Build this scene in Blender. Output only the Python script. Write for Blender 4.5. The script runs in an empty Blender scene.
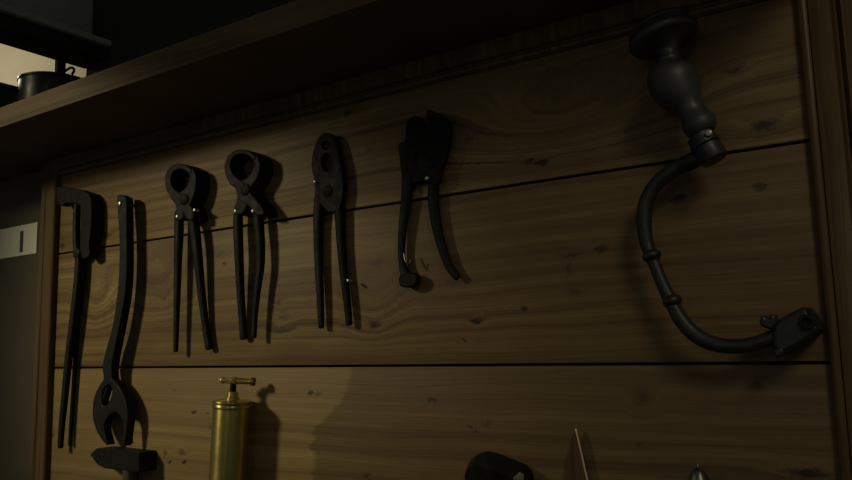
import bpy, bmesh, math, random
from mathutils import Vector, Matrix

random.seed(7)
scn = bpy.context.scene
COL = scn.collection

# ------------------------------------------------------------------ camera
ZC, DC = 1.5, 0.85                       # eye height, distance from the boards
YAW, PITCH, ROLL, FPX = 0.59147699, 0.13335478, -0.02565472, 771.9
EYE = Vector((0, -DC, ZC))
FW = Vector((-math.sin(YAW) * math.cos(PITCH), math.cos(YAW) * math.cos(PITCH), math.sin(PITCH)))
R0 = Vector((math.cos(YAW), math.sin(YAW), 0))
U0 = R0.cross(FW)
RT = R0 * math.cos(ROLL) + U0 * math.sin(ROLL)
UP = -R0 * math.sin(ROLL) + U0 * math.cos(ROLL)
cd = bpy.data.cameras.new('camera')
cam = bpy.data.objects.new('camera', cd)
COL.objects.link(cam)
m = Matrix((RT, UP, -FW)).transposed().to_4x4()
m.translation = EYE
cam.matrix_world = m
cd.sensor_width = 36
cd.lens = FPX / 852 * 36
cd.clip_start = 0.02
scn.camera = cam


def at(px, py, y=0.0):
    """the point of the vertical plane at distance -y from the boards seen at a pixel"""
    d = RT * (px - 426) - UP * (py - 240) + FW * FPX
    return EYE + d * ((DC + y) / d.y)


def ppm(p):
    """pixels per metre at a point (for round sections)"""
    return FPX / (p - EYE).dot(FW)


# ------------------------------------------------------------------ materials
def new_mat(name):
    mt = bpy.data.materials.new(name)
    mt.use_nodes = True
    nt = mt.node_tree
    for n in list(nt.nodes):
        nt.nodes.remove(n)
    out = nt.nodes.new('ShaderNodeOutputMaterial')
    b = nt.nodes.new('ShaderNodeBsdfPrincipled')
    nt.links.new(b.outputs[0], out.inputs[0])
    return mt, nt, b


class N:
    def __init__(s, nt): s.nt = nt
    def node(s, t, **kw):
        n = s.nt.nodes.new(t)
        for k, v in kw.items(): setattr(n, k, v)
        return n
    def put(s, sock, v):
        if isinstance(v, bpy.types.NodeSocket): s.nt.links.new(v, sock)
        elif v is not None: sock.default_value = v
    def math(s, op, a, b=None, c=None, clamp=False):
        n = s.node('ShaderNodeMath', operation=op, use_clamp=clamp)
        s.put(n.inputs[0], a); s.put(n.inputs[1], b)
        if c is not None: s.put(n.inputs[2], c)
        return n.outputs[0]
    def comb(s, x, y, z):
        n = s.node('ShaderNodeCombineXYZ')
        for i, v in enumerate((x, y, z)): s.put(n.inputs[i], v)
        return n.outputs[0]
    def noise(s, vec, scale, detail=4, rough=.55, dist=0):
        n = s.node('ShaderNodeTexNoise')
        s.put(n.inputs['Vector'], vec)
        n.inputs['Scale'].default_value = scale; n.inputs['Detail'].default_value = detail
        n.inputs['Roughness'].default_value = rough; n.inputs['Distortion'].default_value = dist
        return n.outputs['Fac']
    def smooth(s, v, a, b, lo=0.0, hi=1.0):
        n = s.node('ShaderNodeMapRange', interpolation_type='SMOOTHSTEP')
        s.put(n.inputs[0], v)
        for i, q in enumerate((a, b, lo, hi)): n.inputs[i + 1].default_value = q
        return n.outputs[0]
    def mix(s, f, a, b, mode='MIX'):
        n = s.node('ShaderNodeMix', data_type='RGBA', blend_type=mode)
        s.put(n.inputs[0], f); s.put(n.inputs[6], a); s.put(n.inputs[7], b)
        return n.outputs[2]
    def ramp(s, f, stops):
        n = s.node('ShaderNodeValToRGB')
        e = n.color_ramp.elements
        while len(e) < len(stops): e.new(.5)
        for i, (p, c) in enumerate(stops):
            e[i].position = p; e[i].color = (*c, 1) if len(c) == 3 else c
        s.put(n.inputs[0], f)
        return n.outputs[0]


def rgb(c): return (c[0], c[1], c[2], 1.0)


PLANK0 = ZC - 0.0285                      # a seam between two boards
PLANKH = 0.2223
# knots, nail marks and a few broad darker blotches of the boards: pixel, half length, half height (m), darkness
KN = [(530, 161, .010, .004, .8), (542, 162.5, .009, .005, .9), (600, 249, .011, .004, .7), (572, 255, .016, .003, .45),
      (568, 268, .003, .010, .5), (524, 308, .005, .003, .8), (477, 321, .009, .005, .8), (465, 340, .004, .004, .6),
      (577, 292, .012, .003, .35), (470, 139, .009, .004, .5), (760, 187, .008, .005, .7), (679, 198, .009, .005, .8),
      (765, 125, .017, .007, .8), (734, 71, .011, .004, .55), (62, 246, .010, .006, .6), (107, 235, .014, .005, .5),
      (224, 264, .005, .003, .9), (221, 253, .011, .006, .45), (374, 325, .011, .006, .75), (377, 263, .014, .007, .45),
      (348, 113, .007, .008, .5), (368, 151, .013, .003, .4), (194, 412, .006, .004, .75), (207.6, 413.5, .005, .003, .9),
      (210, 427, .004, .006, .6), (165, 453, .005, .006, .5), (182, 452, .011, .006, .5), (170, 462, .006, .003, .9),
      (185, 462, .006, .003, .9), (174, 391, .003, .002, .7), (310, 393.5, .006, .004, .9), (318, 394, .005, .005, .5),
      (433, 400, .008, .003, .8), (469, 427, .007, .003, .7), (477, 431.5, .004, .002, .9), (487, 423, .008, .007, .35),
      (755, 385, .006, .005, .4), (806, 473, .022, .006, .8), (641, 399, .010, .012, .3), (367, 476, .008, .006, .5),
      (640, 445, .008, .004, .35), (276, 303, .012, .004, .5), (280, 330, .018, .006, .4), (250, 288, .012, .005, .55),
      (103, 395, .006, .004, .4), (53, 434, .008, .006, .5), (284, 318, .018, .005, .3), (164, 298, .010, .008, .3),
      (505, 470, .004, .003, .3), (156, 285, .055, .032, .22), (560, 115, .09, .03, .25), (96, 300, .04, .03, .12)]
WHORL = (372, 293, .030, .034)            # big pale knot figure under the two middle tools


def wood_mat(name, boards=True, tint=(1, 1, 1), axis='x', gain=1.0, gloss=.55):
    mt, nt, b = new_mat(name)
    g = N(nt)
    tc = g.node('ShaderNodeTexCoord')
    sp = g.node('ShaderNodeSeparateXYZ')
    nt.links.new(tc.outputs['Object'], sp.inputs[0])
    X, Y, Z = sp.outputs
    if axis == 'z': X, Z = Z, X
    if axis == 'xy': Z = Y
    idx = g.math('FLOOR', g.math('DIVIDE', g.math('SUBTRACT', Z, PLANK0), PLANKH)) if boards else 0.0
    off = g.math('MULTIPLY', idx, 7.31)
    # grain warped around the knots
    warp = None
    knot = None
    if boards:
        jn = g.noise(g.comb(g.math('MULTIPLY', X, 1.0), 0.0, g.math('MULTIPLY', Z, 1.8)), 85.0, 3, .65)
        jm = g.noise(g.comb(g.math('MULTIPLY', X, 1.0), 5.0, g.math('MULTIPLY', Z, 1.8)), 85.0, 3, .65)
        pos = g.comb(g.math('ADD', X, g.math('MULTIPLY', g.math('SUBTRACT', jn, .5), .030)), 0.0,
                     g.math('ADD', Z, g.math('MULTIPLY', g.math('SUBTRACT', jm, .5), .013)))
        lst = KN + [(WHORL[0], WHORL[1], WHORL[2], WHORL[3], 0.0)]
        for (px, py, rx, rz, dk) in lst:
            c = at(px, py)
            mp = g.node('ShaderNodeMapping', vector_type='TEXTURE')
            nt.links.new(pos, mp.inputs[0])
            mp.inputs['Location'].default_value = (c.x, 0, c.z)
            mp.inputs['Scale'].default_value = (rx, 1, rz)
            ln = g.node('ShaderNodeVectorMath', operation='LENGTH')
            nt.links.new(mp.outputs[0], ln.inputs[0])
            if dk > 0:
                k = g.smooth(ln.outputs['Value'], 1.3, .25, 0.0, min(1.0, dk * 1.15))
                knot = k if knot is None else g.math('MAXIMUM', knot, k)
            if dk == 0 or rx > .0085:
                w = g.smooth(ln.outputs['Value'], 2.6, .0, 0.0, rz * (2.2 if dk else 1.1))
                warp = w if warp is None else g.math('ADD', warp, w)
    lowf = g.noise(g.comb(g.math('MULTIPLY', X, 2.2), off, g.math('MULTIPLY', Z, 8.0)), 1.0, 2)
    zz = g.math('ADD', Z, g.math('MULTIPLY', lowf, .026))
    if warp is not None: zz = g.math('ADD', zz, warp)
    rings = g.noise(g.comb(g.math('MULTIPLY', X, .5), off, g.math('MULTIPLY', zz, 75.0)), 1.0, 3, .6)
    fine = g.noise(g.comb(g.math('MULTIPLY', X, 9.0), off, g.math('MULTIPLY', zz, 420.0)), 1.0, 3, .6)
    blot = g.noise(g.comb(g.math('MULTIPLY', X, 3.2), off, g.math('MULTIPLY', Z, 9.0)), 1.0, 3)
    base = g.ramp(rings, [(.30, (.060, .034, .012)), (.46, (.165, .106, .040)), (.58, (.215, .148, .056)), (.72, (.300, .212, .086))])
    base = g.mix(g.smooth(fine, .35, .75, 0, .4), base, (.075, .042, .015, 1))
    base = g.mix(g.smooth(blot, .42, .68, 0, .62), base, (.105, .060, .022, 1))
    strk = g.noise(g.comb(g.math('MULTIPLY', X, 1.6), g.math('ADD', off, 3.0), g.math('MULTIPLY', zz, 46.0)), 1.0, 2, .5)
    base = g.mix(g.smooth(strk, .58, .74, 0, .6), base, (.048, .028, .012, 1))
    if boards:
        # red heartwood against pale sapwood on the lowest board in view
        pts = [at(*p) for p in ((351, 366), (348, 385), (342, 400), (329, 412), (315, 428), (311, 445), (313, 480))]
        z0, z1 = -.30 + ZC, ZC
        fr = [((p.z - z0) / (z1 - z0), (p.x + 1.0)) for p in pts][::-1]
        st = [(max(0, min(1, a)), (v, v, v)) for a, v in fr]
        zf = g.math('DIVIDE', g.math('SUBTRACT', Z, z0), z1 - z0)
        xb = g.math('SUBTRACT', g.ramp(zf, st), 1.0)
        hw = g.smooth(g.math('SUBTRACT', X, g.math('ADD', xb, g.math('MULTIPLY', g.math('SUBTRACT', rings, .5), .03))), -.004, .008)
        hw = g.math('MULTIPLY', hw, g.math('COMPARE', idx, -1.0, .3))
        sap = g.math('MULTIPLY', g.math('SUBTRACT', 1.0, hw), g.math('COMPARE', idx, -1.0, .3))
        base = g.mix(g.math('MULTIPLY', sap, .35), base, (.30, .215, .085, 1))
        base = g.mix(g.math('MULTIPLY', hw, .62), base, (.110, .068, .026, 1))
        # the middle board turns redder away from its sapwood
        h2 = g.math('MULTIPLY', g.smooth(g.math('ADD', X, g.math('MULTIPLY', lowf, .25)), -.62, -.42), g.math('COMPARE', idx, 0.0, .3))
        base = g.mix(g.math('MULTIPLY', h2, .35), base, (.12, .068, .026, 1))
        base = g.mix(g.math('MULTIPLY', knot, .97), base, (.009, .005, .003, 1))
    base = g.mix(1.0, base, (tint[0] * gain, tint[1] * gain, tint[2] * gain, 1), 'MULTIPLY')
    nt.links.new(base, b.inputs['Base Color'])
    b.inputs['Roughness'].default_value = gloss
    b.inputs['Specular IOR Level'].default_value = .3
    bp = g.node('ShaderNodeBump')
    bp.inputs['Strength'].default_value = .35
    bp.inputs['Distance'].default_value = .002
    h = g.math('ADD', g.math('MULTIPLY', rings, .6), g.math('MULTIPLY', fine, .5))
    nt.links.new(h, bp.inputs['Height'])
    nt.links.new(bp.outputs[0], b.inputs['Normal'])
    return mt


def metal_mat(name, col, col2, rough=.5, metallic=.75, scale=60, bump=.25, spec=.5):
    mt, nt, b = new_mat(name)
    g = N(nt)
    tc = g.node('ShaderNodeTexCoord')
    n1 = g.noise(tc.outputs['Object'], scale, 5, .6)
    n2 = g.noise(tc.outputs['Object'], scale * 6, 3, .6)
    c = g.ramp(n1, [(.32, col2), (.68, col)])
    nt.links.new(c, b.inputs['Base Color'])
    b.inputs['Metallic'].default_value = metallic
    b.inputs['Specular IOR Level'].default_value = spec
    r = g.node('ShaderNodeMapRange')
    nt.links.new(n1, r.inputs[0])
    r.inputs[1].default_value = .3; r.inputs[2].default_value = .7
    r.inputs[3].default_value = rough + .1; r.inputs[4].default_value = rough - .08
    nt.links.new(r.outputs[0], b.inputs['Roughness'])
    bp = g.node('ShaderNodeBump')
    bp.inputs['Strength'].default_value = bump
    bp.inputs['Distance'].default_value = .0008
    nt.links.new(g.math('ADD', n1, g.math('MULTIPLY', n2, .3)), bp.inputs['Height'])
    nt.links.new(bp.outputs[0], b.inputs['Normal'])
    return mt


def plain_mat(name, col, rough=.6, var=.12, scale=14, spec=.4):
    mt, nt, b = new_mat(name)
    g = N(nt)
    tc = g.node('ShaderNodeTexCoord')
    n1 = g.noise(tc.outputs['Object'], scale, 4)
    c = g.ramp(n1, [(.3, tuple(q * (1 - var) for q in col)), (.7, tuple(q * (1 + var) for q in col))])
    nt.links.new(c, b.inputs['Base Color'])
    b.inputs['Roughness'].default_value = rough
    b.inputs['Specular IOR Level'].default_value = spec
    return mt


M = {}
M['boards'] = wood_mat('pine_boards')
M['frame'] = wood_mat('frame_wood', False, (.66, .65, .63), 'z', 1.0, .38)
M['shelf'] = wood_mat('shelf_wood', False, (.75, .72, .66), 'x', 1.0, .6)
M['iron'] = metal_mat('dark_iron', (.014, .0156, .0143), (.008, .0088, .0083), .58, .2, spec=.14)
M['iron_black'] = metal_mat('black_iron', (.006, .0064, .0064), (.004, .004, .004), .58, .15, spec=.14)
M['steel'] = metal_mat('worn_steel', (.018, .019, .0168), (.011, .0118, .0105), .58, .3, spec=.14)
M['brace_iron'] = metal_mat('brace_iron', (.032, .034, .030), (.018, .019, .017), .45, .4)
M['brace_wood'] = metal_mat('ebonised_wood', (.036, .037, .030), (.025, .026, .021), .45, 0.0, 30, .1)
M['bright'] = metal_mat('bright_spot_metal', (.55, .53, .46), (.40, .38, .33), .35, .6)
M['brass'] = metal_mat('brass', (.56, .45, .14), (.46, .36, .105), .34, .9, 40, .05)
nt_ = M['brass'].node_tree
tg_ = nt_.nodes.new('ShaderNodeTangent'); tg_.direction_type = 'RADIAL'; tg_.axis = 'Z'
pb0 = next(n for n in nt_.nodes if n.type == 'BSDF_PRINCIPLED')
pb0.inputs['Anisotropic'].default_value = .75
pb0.inputs['Anisotropic Rotation'].default_value = .25
nt_.links.new(tg_.outputs[0], pb0.inputs['Tangent'])
M['brass_dark'] = metal_mat('dark_brass', (.20, .15, .06), (.10, .075, .03), .45, .9)
M['black_paint'] = plain_mat('black_paint', (.032, .031, .029), .8, .2, 14, .15)
M['beam_paint'] = plain_mat('beam_paint', (.36, .38, .31), .55)
M['grey_panel'] = plain_mat('grey_panel', (.082, .069, .037), .6)
M['painted_light_white'] = plain_mat('painted_light_white', (.82, .80, .62), .8, .04)  # pale colour stands in for light falling on the left panel
M['cream'] = plain_mat('cream_wall', (.62, .56, .40), .85, .04)
M['tin'] = metal_mat('blackened_tin', (.05, .05, .044), (.03, .03, .027), .33, .9, 30, .1)
M['handle_wood'] = plain_mat('handle_wood', (.06, .045, .028), .6, .25, 40)
M['blade'] = wood_mat('blade_wood', False, (.62, .50, .42), 'z', .8)
M['spike_steel'] = metal_mat('spike_steel', (.16, .155, .125), (.10, .095, .08), .34, .9)
M['bright_edge'] = metal_mat('ground_edge', (.75, .55, .32), (.6, .42, .24), .5, .5)
M['floor'] = plain_mat('floor_concrete', (.10, .095, .08), .8)


# ------------------------------------------------------------------ mesh helpers
def finish(name, me, mat, root=None, angle=40, label=None):
    """links a mesh (in world coordinates) as one object, under its thing if it has one"""
    for p in me.polygons: p.use_smooth = True
    me.set_sharp_from_angle(angle=math.radians(angle))
    me.materials.clear(); me.materials.append(M[mat])
    o = bpy.data.objects.new(name, me)
    COL.objects.link(o)
    if root is not None:
        base = root
        loc = Vector(base.location)
        while base.parent:
            base = base.parent
            loc += Vector(base.location)
        me.transform(Matrix.Translation(-loc))
        o.parent = root
    if label: o['label'] = label
    return o


def settle(o):
    """puts the origin of a lone mesh at its own base"""
    vs = [v.co for v in o.data.vertices]
    c = sum(vs, Vector()) / len(vs)
    c.z = min(v.z for v in vs)
    o.data.transform(Matrix.Translation(-c)); o.location = c


def bm_mesh(bm, name):
    bmesh.ops.recalc_face_normals(bm, faces=bm.faces[:])
    me = bpy.data.meshes.new(name)
    bm.to_mesh(me); bm.free()
    return me


def join_meshes(name, meshes):
    bm = bmesh.new()
    for me in meshes: bm.from_mesh(me)
    return bm_mesh(bm, name)


def box(name, x0, x1, y0, y1, z0, z1, bev=.0015):
    bm = bmesh.new()
    bmesh.ops.create_cube(bm, size=1)
    for v in bm.verts:
        v.co = Vector((x0 + (v.co.x + .5) * (x1 - x0), y0 + (v.co.y + .5) * (y1 - y0), z0 + (v.co.z + .5) * (z1 - z0)))
    if bev: bmesh.ops.bevel(bm, geom=bm.edges[:], offset=bev, segments=2, affect='EDGES', profile=.6)
    return bm_mesh(bm, name)


def catmull(P, n=6, closed=False, sharp=()):
    """smooth curve through tuples of any length; indices in sharp stay corners"""
    out = []
    L = len(P)
    segs = L if closed else L - 1
    for i in range(segs):
        p1, p2 = P[i], P[(i + 1) % L]
        p0 = P[i - 1] if (closed or i > 0) else p1
        p3 = P[(i + 2) % L] if (closed or i + 2 < L) else p2
        if i in sharp: p0 = p1
        if (i + 1) % L in sharp: p3 = p2
        for k in range(n):
            t = k / n
            out.append(tuple(.5 * (2 * b + (c - a) * t + (2 * a - 5 * b + 4 * c - d) * t * t + (3 * b - a - 3 * c + d) * t ** 3)
                             for a, b, c, d in zip(p0, p1, p2, p3)))
    if not closed: out.append(tuple(P[-1]))
    return out


def plate(name, outlines, yf, yb, bev=.002, n=5, sharps=None):
    """flat forged piece: pixel outlines read on its front plane y=yf (further outlines are holes), going back to y=yb"""
    cu = bpy.data.curves.new(name, 'CURVE')
    cu.dimensions = '2D'; cu.fill_mode = 'BOTH'
    half = abs(yf - yb) / 2
    cu.extrude = max(half - bev, .0001); cu.bevel_depth = bev; cu.bevel_resolution = 2; cu.offset = -bev
    for k, ol in enumerate(outlines):
        sh = sharps[k] if sharps and k < len(sharps) else ()
        pts = catmull(ol, n, True, sh)
        s = cu.splines.new('POLY')
        s.points.add(len(pts) - 1)
        for i, q in enumerate(pts):
            w = at(q[0], q[1], yf)
            s.points[i].co = (w.x, w.z, 0, 1)
        s.use_cyclic_u = True
    tmp = bpy.data.objects.new('tmp', cu)
    COL.objects.link(tmp)
    dg = bpy.context.evaluated_depsgraph_get()
    dg.update()
    me = bpy.data.meshes.new_from_object(tmp.evaluated_get(dg))
    bpy.data.objects.remove(tmp); bpy.data.curves.remove(cu)
    ym = (yf + yb) / 2
    me.transform(Matrix(((1, 0, 0, 0), (0, 0, -1, ym), (0, 1, 0, 0), (0, 0, 0, 1))))
    return me


def sweep(name, path, flat=1.0, n=14, sub=5, square=0.0, world=False, caps=True):
    """forged bar along (px, py, y, half width in pixels); flat = depth / width of the section"""
    P = catmull(path, sub)
    pts, rad = [], []
    for q in P:
        if world: p, r = Vector(q[:3]), q[3]
        else:
            p = at(q[0], q[1], q[2]); r = q[3] / ppm(p)
        pts.append(p); rad.append(max(r, .0002))
    bm = bmesh.new()
    rings = []

    def ring(c, t, r, k=1.0):
        ya = Vector((0, -1, 0))
        if abs(t.dot(ya)) > .95: ya = Vector((0, 0, 1))
        s = t.cross(ya).normalized(); d = s.cross(t).normalized()
        vs = []
        for i in range(n):
            a = 2 * math.pi * (i + .5) / n
            ca, sa = math.cos(a), math.sin(a)
            if square:
                e = 1 - square
                ca = math.copysign(abs(ca) ** e, ca); sa = math.copysign(abs(sa) ** e, sa)
            vs.append(bm.verts.new(c + s * (r * k * ca) + d * (r * k * flat * sa)))
        return vs
    T = []
    for i in range(len(pts)):
        a = pts[max(i - 1, 0)]; b = pts[min(i + 1, len(pts) - 1)]
        T.append((b - a).normalized())
    if caps:
        for k, e in ((.55, .45), (.87, .2)): rings.append(ring(pts[0] - T[0] * rad[0] * (.45 - e + .0), T[0], rad[0], k))
    for p, t, r in zip(pts, T, rad): rings.append(ring(p + (t * r * .3 if False else Vector()), t, r))
    if caps:
        for k, e in ((.87, .28), (.5, .45)): rings.append(ring(pts[-1] + T[-1] * rad[-1] * e, T[-1], rad[-1], k))
    for a, b in zip(rings, rings[1:]):
        for i in range(n): bm.faces.new((a[i], a[(i + 1) % n], b[(i + 1) % n], b[i]))
    bm.faces.new(rings[0][::-1]); bm.faces.new(rings[-1])
    return bm_mesh(bm, name)


def lathe(name, o, axis, prof, n=32):
    """turned piece: prof = (distance along axis, radius)"""
    axis = axis.normalized()
    ref = Vector((0, 1, 0)) if abs(axis.y) < .9 else Vector((1, 0, 0))
    s = axis.cross(ref).normalized(); d = s.cross(axis).normalized()
    bm = bmesh.new()
    rings = []
    for t, r in prof:
        rings.append([bm.verts.new(o + axis * t + s * (r * math.cos(2 * math.pi * i / n)) + d * (r * math.sin(2 * math.pi * i / n))) for i in range(n)])
    for a, b in zip(rings, rings[1:]):
        for i in range(n): bm.faces.new((a[i], a[(i + 1) % n], b[(i + 1) % n], b[i]))
    if prof[0][1] > 1e-6: bm.faces.new(rings[0][::-1])
    if prof[-1][1] > 1e-6: bm.faces.new(rings[-1])
    bmesh.ops.remove_doubles(bm, verts=bm.verts[:], dist=1e-6)
    return bm_mesh(bm, name)


def bolt(name, px, py, y0, y1, r):
    """round rivet whose axis is at right angles to the boards, from y0 (head) back to y1"""
    c = at(px, py, y0)
    return lathe(name, Vector((c.x, y1, c.z)), Vector((0, -1, 0)),
                 [(0, r * .8), (y1 - y0 - r * .5, r * .8), (y1 - y0 - r * .5, r), (y1 - y0 - r * .2, r * .95), (y1 - y0, r * .55)], 20)


def hull(name, pts, bev=.0):
    bm = bmesh.new()
    for p in pts: bm.verts.new(p)
    r = bmesh.ops.convex_hull(bm, input=bm.verts[:])
    junk = [e for e in r['geom_interior'] if isinstance(e, bmesh.types.BMVert)]
    bmesh.ops.delete(bm, geom=junk, context='VERTS')
    bmesh.ops.dissolve_limit(bm, angle_limit=.01, verts=bm.verts[:], edges=bm.edges[:])
    if bev: bmesh.ops.bevel(bm, geom=bm.edges[:], offset=bev, segments=2, affect='EDGES')
    return bm_mesh(bm, name)


def thing(name, label, cat, loc, group=None):
    o = bpy.data.objects.new(name, None)
    o.empty_display_size = .02
    COL.objects.link(o)
    o.location = loc
    o['label'] = label; o['category'] = cat
    if group: o['group'] = group
    return o


def struct(name, me, mat, angle=40):
    o = finish(name, me, mat, None, angle)
    o['kind'] = 'structure'
    return o


def tag(o, label, cat, group=None):
    o['label'] = label; o['category'] = cat
    if group: o['group'] = group
    settle(o)
    return o


# ------------------------------------------------------------------ setting
# boards of the tool wall, one mesh, open seams over a dark backing
XL, XR = -1.500, -.045
bs = []
k = -7
while True:
    z0 = PLANK0 + k * PLANKH
    z1 = z0 + PLANKH
    if z0 > ZC + .37: break
    bs.append(box('b', XL, XR, 0, .018, max(z0, 0) + .0016, min(z1, ZC + .385) - .0016, .0016))
    k += 1
struct('wall_back', join_meshes('wall_back', bs), 'boards')
struct('wall_backing', box('wall_backing', -1.53, .6, .018, .028, 0, ZC + .384, 0), 'black_paint')


def prof_z(name, prof, z0, z1):
    """upright moulding: plan outline (x, y) run from z0 to z1"""
    bm = bmesh.new()
    a = [bm.verts.new((x, y, z0)) for x, y in prof]; b = [bm.verts.new((x, y, z1)) for x, y in prof]
    L = len(prof)
    for i in range(L): bm.faces.new((a[i], a[(i + 1) % L], b[(i + 1) % L], b[i]))
    bm.faces.new(a[::-1]); bm.faces.new(b)
    return bm_mesh(bm, name)


def prof_x(name, prof, x0, x1):
    bm = bmesh.new()
    a = [bm.verts.new((x0, y, z)) for y, z in prof]; b = [bm.verts.new((x1, y, z)) for y, z in prof]
    L = len(prof)
    for i in range(L): bm.faces.new((a[i], a[(i + 1) % L], b[(i + 1) % L], b[i]))
    bm.faces.new(a[::-1]); bm.faces.new(b)
    return bm_mesh(bm, name)


ZT = ZC + .3845                           # underside of the shelf
# left upright of the frame
struct('trim_left', prof_z('trim_left', [(-1.447, .0), (-1.447, -.010), (-1.449, -.012), (-1.476, -.012), (-1.478, -.010), (-1.480, -.010), (-1.482, -.012), (-1.494, -.012), (-1.496, -.010), (-1.496, .03), (-1.447, .03)], 0, ZT), 'frame', 25)
# right upright: a bead, a groove, a flat and an outer board
bead = [(-.1010 + .0056 * (1 - math.cos(a)) / 1.0 * 1.0, -.005 - .0050 * math.sin(a)) for a in [math.pi * i / 10 for i in range(0, 9)]]
rp = [(-.1010, .0)] + bead + [(-.0908, -.006), (-.0896, -.0095), (-.0870, -.0105), (-.0700, -.0105), (-.0665, -.0125), (-.0648, -.0105), (-.0645, 0)]
struct('trim_right', prof_z('trim_right', rp, 0, ZT), 'frame', 25)
struct('trim_outer', prof_z('trim_outer', [(-.0622, .0), (-.0622, -.009), (-.0605, -.011), (-.0520, -.011), (-.0500, -.009), (-.0500, 0)], 0, ZT), 'frame', 25)
# header under the shelf with a small bead along its lower edge
hz = ZC + .3505
hd = [(0, hz), (-.004, hz - .0005), (-.0075, hz + .002), (-.0085, hz + .005), (-.0070, hz + .008), (-.0045, hz + .0095), (-.0045, hz + .011), (-.0100, hz + .012), (-.0120, hz + .014), (-.0120, ZT), (0, ZT)]
struct('trim_top', prof_x('trim_top', hd, -1.447, -.101), 'frame', 25)
struct('wall_right', box('wall_right', -.0495, 1.6, .0, .10, 0, 2.7, 0), 'cream')
struct('wall_left', box('wall_left', -2.9, -1.4965, .028, .06, 0, ZT, 0), 'grey_panel')
struct('wall_upper', box('wall_upper', -1.372, -.050, 0.0, .06, ZT + .038, 2.7, 0), 'black_paint')
struct('wall_far', box('wall_far', -4.2, -1.0, .55, .60, 0, 2.7, 0), 'cream')
struct('floor', box('floor', -4.2, 1.6, -3.2, .60, -.05, 0, 0), 'floor')

# ------------------------------------------------------------------ the shelf and what stands on it
zb, zt = ZC + .3850, ZC + .4215
sh = thing('wall_shelf', 'long brown wooden shelf running above the whole tool board', 'shelf', (-1.0, 0, zb))
finish('shelf_board', box('shelf_board', -2.5, -.0500, -.190, .060, zb, zt, .0025), 'shelf', sh)

# can behind the shelf edge
yc = -.05
cl = at(29, 92, yc)
cr = .066
cc = Vector((cl.x + cr * .92, yc + .02, zt + .0005))
can = thing('metal_can', 'round blackened metal can with a short neck on the left end of the shelf', 'can', cc)
ctop = at(30, 86, yc).z - cc.z
finish('body', lathe('body', cc, Vector((0, 0, 1)), [(0, cr - .002), (.003, cr), (ctop - .006, cr), (ctop - .004, cr + .002), (ctop - .001, cr + .002), (ctop, cr), (ctop + .006, cr * .6), (ctop + .009, .018)], 48), 'tin', can)
nk = at(60, 66, yc + .02)
nc = Vector((nk.x, yc + .02, cc.z + ctop + .004))
finish('neck', lathe('neck', nc, Vector((0, 0, 1)), [(0, .013), (.008, .013), (.010, .0105), (.040, .0105), (.041, .013), (.050, .013), (.052, .008)], 24), 'tin', can)
hk = [(-.004, 0, .006, .0025), (.020, 0, .013, .0025), (.040, .0, .015, .0025), (.050, 0, .008, .0025), (.044, 0, .001, .0025)]
finish('lever', sweep('lever', [(nc.x + a, nc.y + b, nc.z + c, r) for a, b, c, r in hk], world=True, sub=4, n=8), 'iron_black', can)
# low dark box further left
bx = at(0, 90, -.06)
ob = thing('storage_box', 'low dark box left of the metal can on the shelf', 'box', (bx.x - .14, -.05, zt + .0005))
bt = at(8, 83.5, -.11).z + .028
finish('body', box('body', bx.x - .26, bx.x + .045, -.11, .01, zt + .0005, bt - .008, .002), 'black_paint', ob)
finish('lid', box('lid', bx.x - .263, bx.x + .048, -.113, .012, bt - .008, bt, .002), 'black_paint', ob)

# beam over the shelf, running out from the wall
bmz = ZC
be = thing('steel_beam', 'dark steel beam with a bottom lip jutting out above the shelf', 'beam', (-1.335, -.4, ZC + .558))
finish('web', box('web', -1.377, -1.356, -.9, .0, ZC + .595, ZC + .85, .001), 'beam_paint', be)
finish('lower_flange', box('lower_flange', -1.379, -1.289, -.9, .0, ZC + .583, ZC + .595, .003), 'beam_paint', be)
finish('bottom_plate', box('bottom_plate', -1.377, -1.300, -.9, .0, ZC + .558, ZC + .583, .001), 'black_paint', be)

# patch of light painted as a pale sheet on the panel left of the frame
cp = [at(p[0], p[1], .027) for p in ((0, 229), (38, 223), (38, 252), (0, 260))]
cdt = thing('light_patch', 'painted patch of light with a dark bar of shade on the panel left of the tool board', 'painted_light', (cp[1].x - .1, .0275, cp[2].z))
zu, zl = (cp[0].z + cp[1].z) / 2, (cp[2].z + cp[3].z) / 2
finish('painted_light', box('painted_light', cp[1].x - .36, cp[1].x, .0255, .0281, zl, zu, .0004), 'painted_light_white', cdt)
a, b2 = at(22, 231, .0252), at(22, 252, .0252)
finish('shade_bar', box('shade_bar', a.x - .006, a.x + .006, .0247, .0256, b2.z, a.z, .0002), 'handle_wood', cdt, label='dark bar of shade painted on the patch')  # bar of shade across the light patch, made as a thin dark strip

# ------------------------------------------------------------------ tools on the boards
# long tongs with hooked jaw
y = -.016
tg = thing('tongs', 'long black iron tongs with a hooked jaw, tool nearest the left frame', 'tongs', at(76, 252, 0))
finish('handle', sweep('handle', [(79.5, 252, y, 4.2), (78, 280, y, 4.2), (73.5, 320, y, 4.2), (68.5, 360, y, 4), (64.5, 400, y, 3.6), (61.5, 430, y, 3.2), (60.5, 447, y, 3)], .8, square=.35), 'iron', tg)
finish('handle', sweep('handle', [(84, 252, y + .009, 3.6), (81.5, 290, y + .009, 3), (77.5, 330, y + .009, 2.4), (74, 380, y + .009, 2), (71, 425, y + .009, 1.8), (70, 445, y + .009, 1.8)], .9, square=.3), 'iron_black', tg)
finish('hooked_jaw', plate('hooked_jaw', [[(56, 187), (60, 186.5), (70, 188), (82, 190), (88.5, 194), (91, 203), (91, 225), (89, 243), (89, 256), (82, 258), (79.5, 245), (80.2, 225), (80, 206), (75, 203.5), (66, 203), (62, 206), (57.5, 204), (56, 196)]], -.026, -.010, .002, sharps=[(0, 12)]), 'iron_black', tg)
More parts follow.
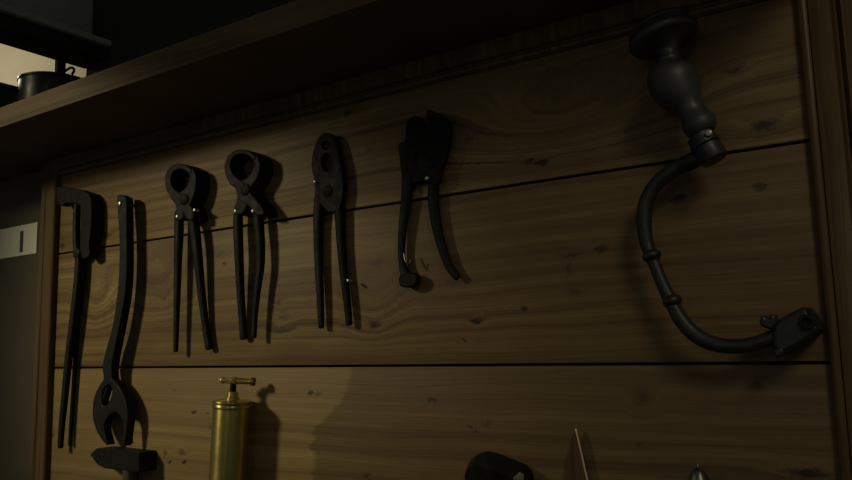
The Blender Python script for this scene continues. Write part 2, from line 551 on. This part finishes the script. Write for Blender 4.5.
finish('straight_jaw', sweep('straight_jaw', [(78, 256, -.019, 4), (76.5, 235, -.019, 3.4), (76.8, 215, -.018, 3.2), (77.5, 202, -.016, 3)], 1.0, square=.3), 'iron', tg)
finish('pivot_bolt', bolt('pivot_bolt', 76, 253, -.027, .0012, .0085), 'iron', tg)
finish('shadow_wire', sweep('shadow_wire', [(93, 249, -.008, 1.6), (99.5, 238, -.006, 1.5), (102, 222, -.004, 1.5), (101.5, 206, -.003, 1.6), (99, 196, -.003, 1.8)], 1.0, n=8), 'iron_black', tg)  # dark wire added in place of a soft shadow on the boards

# big adjustable spanner
wr = thing('adjustable_wrench', 'large grey adjustable wrench hanging jaw down beside the black tongs', 'wrench', at(118, 203, 0))
outl = [(116.5, 199), (119.5, 195), (123.5, 196), (126, 202), (126.5, 240), (126.5, 270), (124.4, 297), (117.5, 335), (112.5, 360), (111.5, 377), (116, 383), (122, 392), (126.5, 405), (127.5, 418), (126.5, 430), (124.2, 446), (123.6, 437), (122.7, 424.5), (119.5, 416), (115, 412.5), (110, 415), (105, 422), (104, 430), (107.5, 445), (104.5, 444), (97, 433), (92.8, 420), (92.2, 408), (94, 396), (98.5, 386), (103, 378.5), (102, 366), (105.5, 350), (112, 326), (116, 301), (118.6, 270), (118.8, 235)]
hole = [(101.5, 399), (102.5, 391), (106.5, 386), (110.5, 386), (111.5, 392), (109.5, 400), (105.5, 405.5), (102.3, 405)]
finish('body', plate('body', [outl, hole], -.030, -.014, .0025, sharps=[(15, 23)]), 'steel', wr)
finish('adjusting_screw', sweep('adjusting_screw', [(103, 405, -.022, 3.2), (106, 397, -.022, 3.4), (109, 388, -.022, 3.2)], 1, n=12), 'iron_black', wr, label='dark adjusting screw')
finish('hanging_screw', bolt('hanging_screw', 118.6, 203.5, -.0335, .0012, .0042), 'bright', wr, label='bright hanging screw')

# two pincers
def pincers(label, jl, jr, boss, hl, hr, bright_dots, yj=-.030, hand=None):
    t = thing('pincers', label, 'pincers', at(boss[0], boss[1], 0), 'pincers hanging on the board')
    finish('jaw', plate('jaw', [jl], yj, .0012, .0022), 'iron', t)
    finish('jaw', plate('jaw', [jr], yj + .0012, .0012, .0022), 'iron', t)
    finish('handle', sweep('handle', hl, .85, square=.2), 'iron', t)
    finish('handle', sweep('handle', hr, .85, square=.2), 'iron', t)
    finish('pivot_bolt', bolt('pivot_bolt', boss[0], boss[1], yj - .003, -.010, .010), 'iron_black', t)
    for (px, py) in bright_dots: finish('bright_dot', bolt('bright_dot', px, py, -.030, -.020, .0030), 'bright', t)  # small pale dots added as bright spots on the joint
    return t

yh = -.017
pincers('grey iron pincers hanging from the upper board next to the wrench, handles nearly straight',
        [(175, 204), (170, 198), (165.5, 189), (164.5, 178), (167.5, 169), (174, 164.2), (182, 163.8), (189, 167), (192, 171.5), (188.5, 174), (185, 170.8), (179, 169.3), (173.5, 171.5), (170.5, 177), (171, 184), (174.5, 189.5), (179, 192.5), (184, 198), (192, 209), (193, 219), (186.5, 219), (180, 208)],
        [(191, 202), (194.3, 193), (196, 183), (195.5, 174), (192, 168), (189, 172), (188.8, 178), (187, 185), (182.5, 190), (178, 193), (175.5, 199), (175.5, 212), (174.5, 219), (182.5, 219), (184, 210), (188, 206)],
        (182.5, 199.5),
        [(179, 212, yh, 4.6), (179, 230, yh, 4.9), (178, 260, yh, 4.2), (177, 300, yh, 3.5), (176.2, 330, yh, 2.9), (175.8, 351, yh, 2.5)],
        [(190, 210, yh, 4.6), (194, 224, yh, 5.4), (197, 248, yh, 5), (201, 288, -.013, 4.3), (205.5, 325, -.009, 3.8), (209, 348, -.0085, 4)],
        [(176.2, 216.5), (193.6, 210)])
pincers('black iron pincers third from right among the four plier tools, right handle bent in',
        [(235, 189), (229.5, 184), (225, 175), (224, 165), (227.5, 155.5), (235, 150), (243.5, 149.3), (251, 152), (256, 157), (252.5, 160), (248, 156), (241.5, 154.2), (235, 156), (230.8, 161.5), (230.5, 168.5), (234, 175), (239, 179), (245, 184), (253, 196), (261, 206), (264, 214), (256, 215), (249, 207), (238, 199)],
        [(251.5, 187), (256, 180), (259.5, 171), (259.5, 161.5), (256.5, 155), (253, 158), (253.5, 165), (251, 172.5), (245, 178.5), (239.5, 181), (236.5, 187), (236.5, 198), (232.8, 213), (241.5, 214), (246, 207), (250, 200)],
        (244, 189.5),
        [(238.5, 207, yh, 4.2), (238, 225, yh, 5), (239, 255, yh, 4.7), (240.5, 290, -.013, 4.2), (242.5, 320, -.009, 3.9), (243.5, 338, -.0085, 3.8)],
        [(257, 207, yh, 4), (258.7, 222, yh, 5.2), (260.5, 246, yh, 4.7), (260.5, 266, yh, 4.2), (257.5, 290, yh, 3.6), (255, 315, yh, 3), (254, 337, yh, 2.7)],
        [(234.5, 211), (252, 211)])

# pliers with round gripping holes
pl = thing('pliers', 'black iron pliers with two round holes through their closed jaws', 'pliers', at(328, 190, 0))
finish('jaw', plate('jaw', [[(316, 142), (319.5, 136), (325, 132.6), (331, 134.5), (335.5, 141), (338, 152), (341, 164), (342.5, 176), (343, 190), (341, 204), (337, 211), (328, 212), (322, 206), (315.5, 199), (314.3, 187), (313.2, 177), (311, 165), (312.5, 153)],
                             [(325, 141.2), (328.2, 142.8), (328.7, 146), (326.6, 149), (323.2, 148.6), (321.8, 145)], [(326, 153.2), (330.2, 156.4), (331.6, 162), (330.2, 168), (326.4, 171), (322.4, 167.6), (321.2, 162), (322.6, 156.4)]], -.016, -.007, .0015), 'iron_black', pl)
finish('back_plate', plate('back_plate', [[(316, 186), (325, 181), (336, 183), (341, 192), (339, 206), (330, 212), (320, 208), (315, 198)]], -.008, -.001, .001), 'iron_black', pl)
finish('pivot_bolt', bolt('pivot_bolt', 327, 191, -.0185, .0012, .0095), 'iron_black', pl)
finish('bright_dot', bolt('bright_dot', 314, 181.5, -.0205, -.012, .0024), 'bright', pl)  # pale dot added at the notch beside the jaw
yp = -.0095
finish('handle', sweep('handle', [(320.5, 198, yp, 6.2), (318.6, 215, yp, 5.4), (318.2, 238, yp, 4.7), (319, 270, yp, 4.2), (320.4, 300, yp, 3.7), (321.3, 327, yp, 3.0)], .8, square=.3), 'iron', pl)
finish('handle', sweep('handle', [(337, 198, yp, 6.0), (340, 215, yp, 5.5), (341, 240, yp, 4.7), (343.5, 270, yp, 4.2), (347, 300, yp, 3.9), (349.3, 324, yp, 3.4)], .8, square=.3), 'iron_black', pl)
finish('handle_glint', bolt('handle_glint', 347.4, 280.5, -.0200, -.011, .0022), 'bright', pl)  # pale stud added as the glint on this handle

# snips
sn = thing('snips', 'broad black metal snips with curved handles, right of the pliers', 'snips', at(424, 175, 0))
finish('blade', plate('blade', [[(411, 117), (416, 116), (421, 119), (424.5, 126), (430, 140), (437, 160), (438, 174), (428, 180), (416, 183), (404, 184), (401, 172), (399, 155), (397.8, 145), (401.5, 142), (404.5, 140), (405.2, 129), (407, 121)]], -.011, -.004, .0015, sharps=[(8,)]), 'iron_black', sn)
finish('blade', plate('blade', [[(426.8, 109.5), (434, 111.3), (442, 115.5), (447.5, 122), (449.2, 132), (448, 146), (444.5, 160), (440, 172), (439, 182), (431, 184), (424, 178), (418, 166), (417, 150), (422, 137), (426, 126), (426, 116)]], -.019, -.011, .0015, sharps=[(0,)]), 'iron_black', sn)
finish('pivot_bolt', bolt('pivot_bolt', 430, 163, -.0215, .0012, .0085), 'iron_black', sn)
finish('bright_dot', bolt('bright_dot', 426.5, 178, -.0205, -.013, .0028), 'bright', sn)  # pale dot added at the gap by the pivot
ys = -.0095
finish('handle', sweep('handle', [(408, 178, -.0085, 6.4), (407, 195, ys, 6), (404.5, 215, ys, 5.2), (402.3, 235, ys, 4.4), (401.5, 255, ys, 3.8), (403.5, 268, ys, 4.5), (407, 279, ys, 6.5)], .7, square=.25), 'iron', sn)
finish('handle', sweep('handle', [(434.5, 178, -.0145, 6), (433.5, 195, ys, 6), (435, 215, ys, 5.7), (438, 232, ys, 5.2), (443, 250, ys, 4.8), (449, 266, ys, 4.4), (457.5, 277.5, ys, 3.8)], .7, square=.25), 'iron', sn)
finish('latch_loop', sweep('latch_loop', [(404, 253, -.017, .9), (405.5, 261, -.019, .9), (409, 264, -.018, .9), (411.5, 259, -.016, .9)], 1, n=8), 'spike_steel', sn)
finish('foot', plate('foot', [[(399, 276), (408, 272.5), (416, 275), (415.5, 284), (408, 287.5), (399.5, 285.5)]], -.017, -.006, .002), 'iron_black', sn)

# brace
br = thing('hand_brace', 'dark hand brace with a turned bulb handle and cranked iron arm at the right end', 'hand drill', at(700, 250, 0))
yB = -.047
pA, pB = at(672, 88, yB), at(713, 153, yB)
ax = (pA - pB).normalized()
pA = at(672, 88, yB)
L0 = at(715, 160, yB)
s = ppm(pA)
# turned handle from the ferrule end upward
def u(px): return px / s
Lt = (at(672, 88, yB) - L0).length
prof = [(0, .0), (0, u(12.5)), (u(2), u(13.2)), (u(16), u(13.2)), (u(17.5), u(14))]
fer = [(0, u(3)), (0, u(12.6)), (u(1.5), u(13.4)), (u(15), u(13.6)), (u(16), u(12.0)), (u(17), u(14.2)), (u(21), u(14.4)), (u(22), u(12.8)), (u(24), u(13.0)), (u(28), u(13.2))]
fe = finish('ferrule', lathe('ferrule', L0, ax, fer), 'brace_iron', br)
hb = [(704, 133.5, yB, 12), (702.5, 131, yB, 14.5), (700.5, 127, yB, 16.2), (698.5, 123, yB, 16.5), (696, 118.5, yB, 15), (692.5, 112.5, yB, 13.4), (688.5, 106, yB, 15), (683, 98, yB, 19.8), (677, 89, yB, 23.6), (672.8, 80, yB, 25), (670.5, 72, yB, 23), (669.7, 67, yB, 18), (669.5, 63.5, yB, 12.5), (669.5, 61, yB, 10)]
finish('bulb_handle', sweep('bulb_handle', hb, 1.0, n=32, sub=4, caps=False), 'brace_wood', br)
hp_ = [(669.5, 63, yB, 10), (669.3, 60, yB, 11.3), (668.8, 55, yB, 10.2), (668, 50, yB, 11), (666.8, 46.5, yB, 15.5), (665.4, 43.8, yB, 24), (664.6, 42.2, yB, 31), (663.6, 39.5, yB, 34), (662.2, 35.5, yB, 34), (661.2, 33, yB, 31), (660.4, 31, yB, 28.5), (659.6, 29, yB, 31), (658.8, 27, yB, 31), (657.6, 24, yB, 26), (656.6, 21.5, yB, 12), (656.3, 20.8, yB, 2)]
finish('head_pad', sweep('head_pad', hp_, 1.0, n=36, sub=3, caps=False), 'brace_wood', br)
finish('collar_glint', bolt('collar_glint', 708, 132.5, yB - .0165, yB - .010, .0035), 'bright', fe)  # pale stud put in for the glint on the collar band
yT = -.036
crank = [(708, 152, -.046, 8), (694, 160, -.042, 8.5), (680, 166, yT, 8), (666, 175, yT, 7.6), (654, 187, yT, 7.4), (646, 203, yT, 7.6), (644, 221, yT, 7.8), (646, 240, yT, 7.2), (650.5, 254, yT, 6.4), (656.5, 269, yT, 6.2), (663, 285, yT, 6.4), (671, 301, yT, 7), (680, 318, yT, 7.6), (692, 332, yT, 7.8), (706, 341, yT, 7.8), (722, 345.5, yT, 7.6), (742, 346, yT, 7.4), (760, 342, yT, 7.4), (778, 335, yT, 7.4)]
ca_ = finish('crank_arm', sweep('crank_arm', crank, 1.0, n=18), 'brace_iron', br)
for c, d in (((651, 254), (652.5, 257.5)), ((671.3, 299), (673.3, 303))):
    finish('ring', sweep('ring', [(c[0] - .6, c[1] - 1.5, yT, 7.6), (c[0], c[1], yT, 9.4), (d[0], d[1], yT, 9.4), (d[0] + .6, d[1] + 1.5, yT, 7.6)], 1, n=18, sub=3), 'brace_iron', ca_)
ch_ = finish('chuck', plate('chuck', [[(772, 331), (775, 322), (788, 314), (801, 307.5), (806, 307), (813, 317), (819, 329), (808, 340), (794.6, 348), (777, 355), (773, 346)]], -.046, .0012, .004, sharps=[(4, 6, 9)]), 'brace_iron', br)
finish('wing_nut', plate('wing_nut', [[(759.5, 319), (763, 315.5), (767, 318.5), (770, 314.5), (774.5, 316), (776, 323), (772, 329), (765, 328), (760, 325)]], -.048, -.030, .0025), 'brace_iron', ch_)
finish('lower_nut', plate('lower_nut', [[(774, 350), (781, 348), (783.5, 353), (779, 357.5), (774.5, 356)]], -.048, -.030, .002), 'brace_iron', ch_)
ec = at(807, 322, -.048)
finish('eye', lathe('eye', Vector((ec.x, -.044, ec.z)), Vector((0, -1, 0)), [(0, .0072), (.005, .0072), (.0065, .0062), (.0065, .0042), (.003, .0036), (.003, 0)], 24), 'steel', ch_)
e0, e1 = at(806.5, 309, -.0475), at(818.5, 327, -.0475)
finish('edge_strip', sweep('edge_strip', [(e0.x, -.0465, e0.z, .0008), (e1.x, -.0465, e1.z, .0008)], world=True, n=8), 'steel', ch_)

# brass gun
yg = -.036
gt, gb = at(232.3, 403, yg), at(228, 478, yg)
gax = (gb - gt).normalized()
gs = ppm(gt)
def v(px): return px / gs
gun = thing('grease_gun', 'upright brass cylinder gun with a T handle below the black pincers', 'grease gun', gt + gax * .26)
rr = v(18.6)
finish('barrel', lathe('barrel', gt, gax, [(v(4), rr * .6), (v(4), rr), (.25, rr), (.256, rr * .9), (.262, rr * .35), (.30, rr * .25), (.30, 0)], 56), 'brass', gun)
finish('cap', lathe('cap', gt, gax, [(v(-4), v(5)), (v(-3.2), v(15)), (v(-2.5), v(18.8)), (v(-1.3), v(19.7)), (v(0), v(19.4)), (v(.6), v(18.7)), (v(1.3), v(19.3)), (v(3), v(19.6)), (v(4.2), v(19.2)), (v(5), rr)], 56), 'brass', gun)
finish('gland', lathe('gland', gt, gax, [(v(-11.5), v(4.2)), (v(-11), v(5.4)), (v(-6.5), v(5.6)), (v(-6), v(6.6)), (v(-3), v(6.8))], 24), 'brass', gun)
finish('plunger_rod', lathe('plunger_rod', gt, gax, [(v(-22), v(3.0)), (v(-10), v(3.2))], 20), 'iron_black', gun)
h0, h1 = at(220.5, 380.2, yg - .009), at(255, 381.8, yg + .016)
hx = (h1 - h0); hl_ = hx.length; hx.normalize()
gh = FPX / (h0 - EYE).dot(FW)
w = lambda f, r: (f * hl_, r / gh)
finish('handle', lathe('handle', h0, hx, [w(0, 1), w(.01, 2.6), w(.06, 3.2), w(.12, 2.9), w(.16, 2.5), w(.33, 3.2), w(.35, 4.0), w(.45, 4.0), w(.47, 3.3), w(.7, 3.0), w(.9, 2.8), w(.91, 2.2)], 20), 'brass', gun)
finish('handle_end', lathe('handle_end', h0, hx, [w(.89, 2.0), w(.9, 4.0), w(.99, 4.2), w(1.0, 3)], 20), 'brass_dark', gun, label='dark handle end')  # right end of the handle set in a darker brass

finish('wall_hook', bolt('wall_hook', 227, 488, -.014, .0012, .006), 'iron_black', gun)

# hammer
hm = thing('hammer', 'small dark square-ended hammer below the wrench jaws', 'hammer', at(132, 475, 0))
def hp(px, py, y): return at(px, py, y)
hd_pts = [hp(96, 448.3, -.034), hp(139.5, 453, -.034), hp(139.5, 472.5, -.034), hp(104, 468.5, -.034), hp(97, 465, -.034), hp(89.5, 454.5, -.024)]
hb_pts = [Vector((p.x, .0012, p.z)) for p in hd_pts[:5]] + [Vector((hd_pts[5].x, -.014, hd_pts[5].z))]
finish('head', hull('head', hd_pts + hb_pts, .0018), 'iron', hm, 30)
e = hp(131, 461, -.019)
finish('handle', sweep('handle', [(e.x, -.019, e.z, .011), (e.x, -.019, e.z - .05, .0115), (e.x - .002, -.019, e.z - .16, .013), (e.x - .003, -.019, e.z - .26, .0145)], 1.2, world=True, square=.1), 'handle_wood', hm)
fc = hp(139.5, 463, -.019)

# dark rounded head at the bottom
arc = [(467.5, 486), (469, 474), (472, 464), (476, 457), (482, 452.3), (489, 450.6), (497, 452.5), (508, 457), (520, 461.5), (528, 466), (533, 472), (535, 486)]
ps = [at(a_, b_, -.004) for a_, b_ in arc] + [Vector((p.x, -.016, p.z - .001)) for p in [at(a_, b_, -.004) for a_, b_ in arc[1:-1]]]
ps += [at(471.8, 464.3, -.034), at(492, 471, -.050), at(514, 478.5, -.052), at(524, 474, -.034), at(474, 500, -.012), at(512, 510, -.012), at(528, 505, -.010), at(535, 510, -.004), at(467.5, 505, -.004)]
th = thing('iron_block', 'dark round-shouldered iron block with a ridge across its face at the bottom edge', 'iron block', at(500, 500, 0))
finish('body', hull('body', ps, .0012), 'iron', th, 18)
pc = at(517.5, 476.5, -.0435)
finish('corner_highlight', hull('corner_highlight', [at(512.5, 478.0, -.0545), at(520.0, 471.5, -.0400), at(524.5, 475, -.0350), at(523, 484, -.036), at(514, 484, -.045), at(518, 478, -.030)],   .0006), 'bright', th, 25, label='polished corner with its highlight painted pale')  # highlight of the polished corner is put into its pale colour
finish('mounting_pin', bolt('mounting_pin', 500, 485, -.02, .0012, .006), 'iron_black', th)

# pointed blade with a bright edge
yb_ = -.040
bl = thing('pointed_tool', 'narrow brown pointed blade with a bright right edge rising from the bottom edge', 'pointed_tool', at(572, 520, 0))
finish('blade', plate('blade', [[(575.5, 428.5), (581.5, 455), (588, 484), (594, 512), (560, 512), (565, 480), (568.5, 455)]], -.0095, -.0055, .0008, n=4, sharps=[(0, 3, 4)]), 'blade', bl)
q0, q1, q2 = at(575.6, 429, -.0100), at(581.6, 455, -.0100), at(594, 511, -.0100)
finish('bright_edge', sweep('bright_edge', [(q.x, -.0096, q.z, .0011) for q in (q0, q1, q2)], world=True, n=8), 'bright_edge', bl, label='bright ground edge')
tc_ = at(577, 512, -.019)
finish('handle', lathe('handle', tc_ + Vector((0, .0, .01)), Vector((0, 0, -1)), [(0, .006), (.004, .010), (.02, .012), (.06, .017), (.10, .015), (.115, .008), (.117, 0)], 20), 'handle_wood', bl)
finish('wall_peg', bolt('wall_peg', 577, 505, -.012, .0012, .004), 'iron_black', bl)

# small polished pointed tip
tp = thing('metal_spike', 'small polished metal spike right of the brown blade at the bottom edge', 'spike', at(699, 520, 0))
ptop = at(697.5, 463.5, -.018)
pb_ = at(700, 520, -.018)
pr = [(0, .0003), (.004, .0022), (.007, .0058), (.014, .0095), (.026, .0128), (.05, .0145), (.075, .015), (.10, .013), (.11, .006), (.11, 0)]
finish('point', lathe('point', ptop, Vector((0.02, 0, -1)), catmull(pr, 3), 32), 'spike_steel', tp)
finish('socket', lathe('socket', ptop + Vector((.0019, 0, -.095)), Vector((.02, 0, -1)), [(0, .012), (.004, .017), (.03, .017), (.034, .013), (.034, 0)], 24), 'iron_black', tp)

# ------------------------------------------------------------------ light
def spot(name, loc, target, power, size, blend, radius, col):
    l = bpy.data.lights.new(name, 'SPOT')
    l.energy = power; l.spot_size = math.radians(size); l.spot_blend = blend; l.shadow_soft_size = radius; l.color = col
    o = bpy.data.objects.new(name, l); COL.objects.link(o)
    o.location = loc
    o.rotation_euler = (Vector(target) - Vector(loc)).to_track_quat('-Z', 'Y').to_euler()
    return o
spot('lamp_left', (-2.10, -1.60, ZC + .82), (-1.10, 0, ZC - .09), 76.0, 38, 1.0, .14, (1.0, .87, .55))
spot('lamp_right', (.70, -1.10, ZC + .93), (-.10, 0, ZC - .02), 15.0, 45, 1.0, .20, (1.0, .90, .66))
pl_ = bpy.data.lights.new('far_wall_fill', 'POINT')  # unseen point light added to brighten the cream far wall
pl_.energy = 8.5; pl_.color = (1.0, .9, .68); pl_.shadow_soft_size = .12
po = bpy.data.objects.new('far_wall_fill', pl_); COL.objects.link(po)
po.location = (-2.75, -.05, ZC + .95)

bl_ = bpy.data.lights.new('fill_behind', 'POINT')  # dim fill added behind the camera, lifts shadows and the brass barrel
bl_.energy = 2.0; bl_.color = (1.0, .92, .70); bl_.shadow_soft_size = .22
bo = bpy.data.objects.new('fill_behind', bl_); COL.objects.link(bo)
bo.location = (-.15, -1.9, ZC + .35)

wd = bpy.data.worlds.new('world'); scn.world = wd
wd.use_nodes = True
bg = wd.node_tree.nodes['Background']
bg.inputs[0].default_value = (.85, .9, .9, 1); bg.inputs[1].default_value = .052

scn.view_settings.view_transform = 'Standard'
scn.view_settings.look = 'None'
scn.view_settings.gamma = 1
scn.view_settings.exposure = 0
scn.view_settings.use_curve_mapping = False
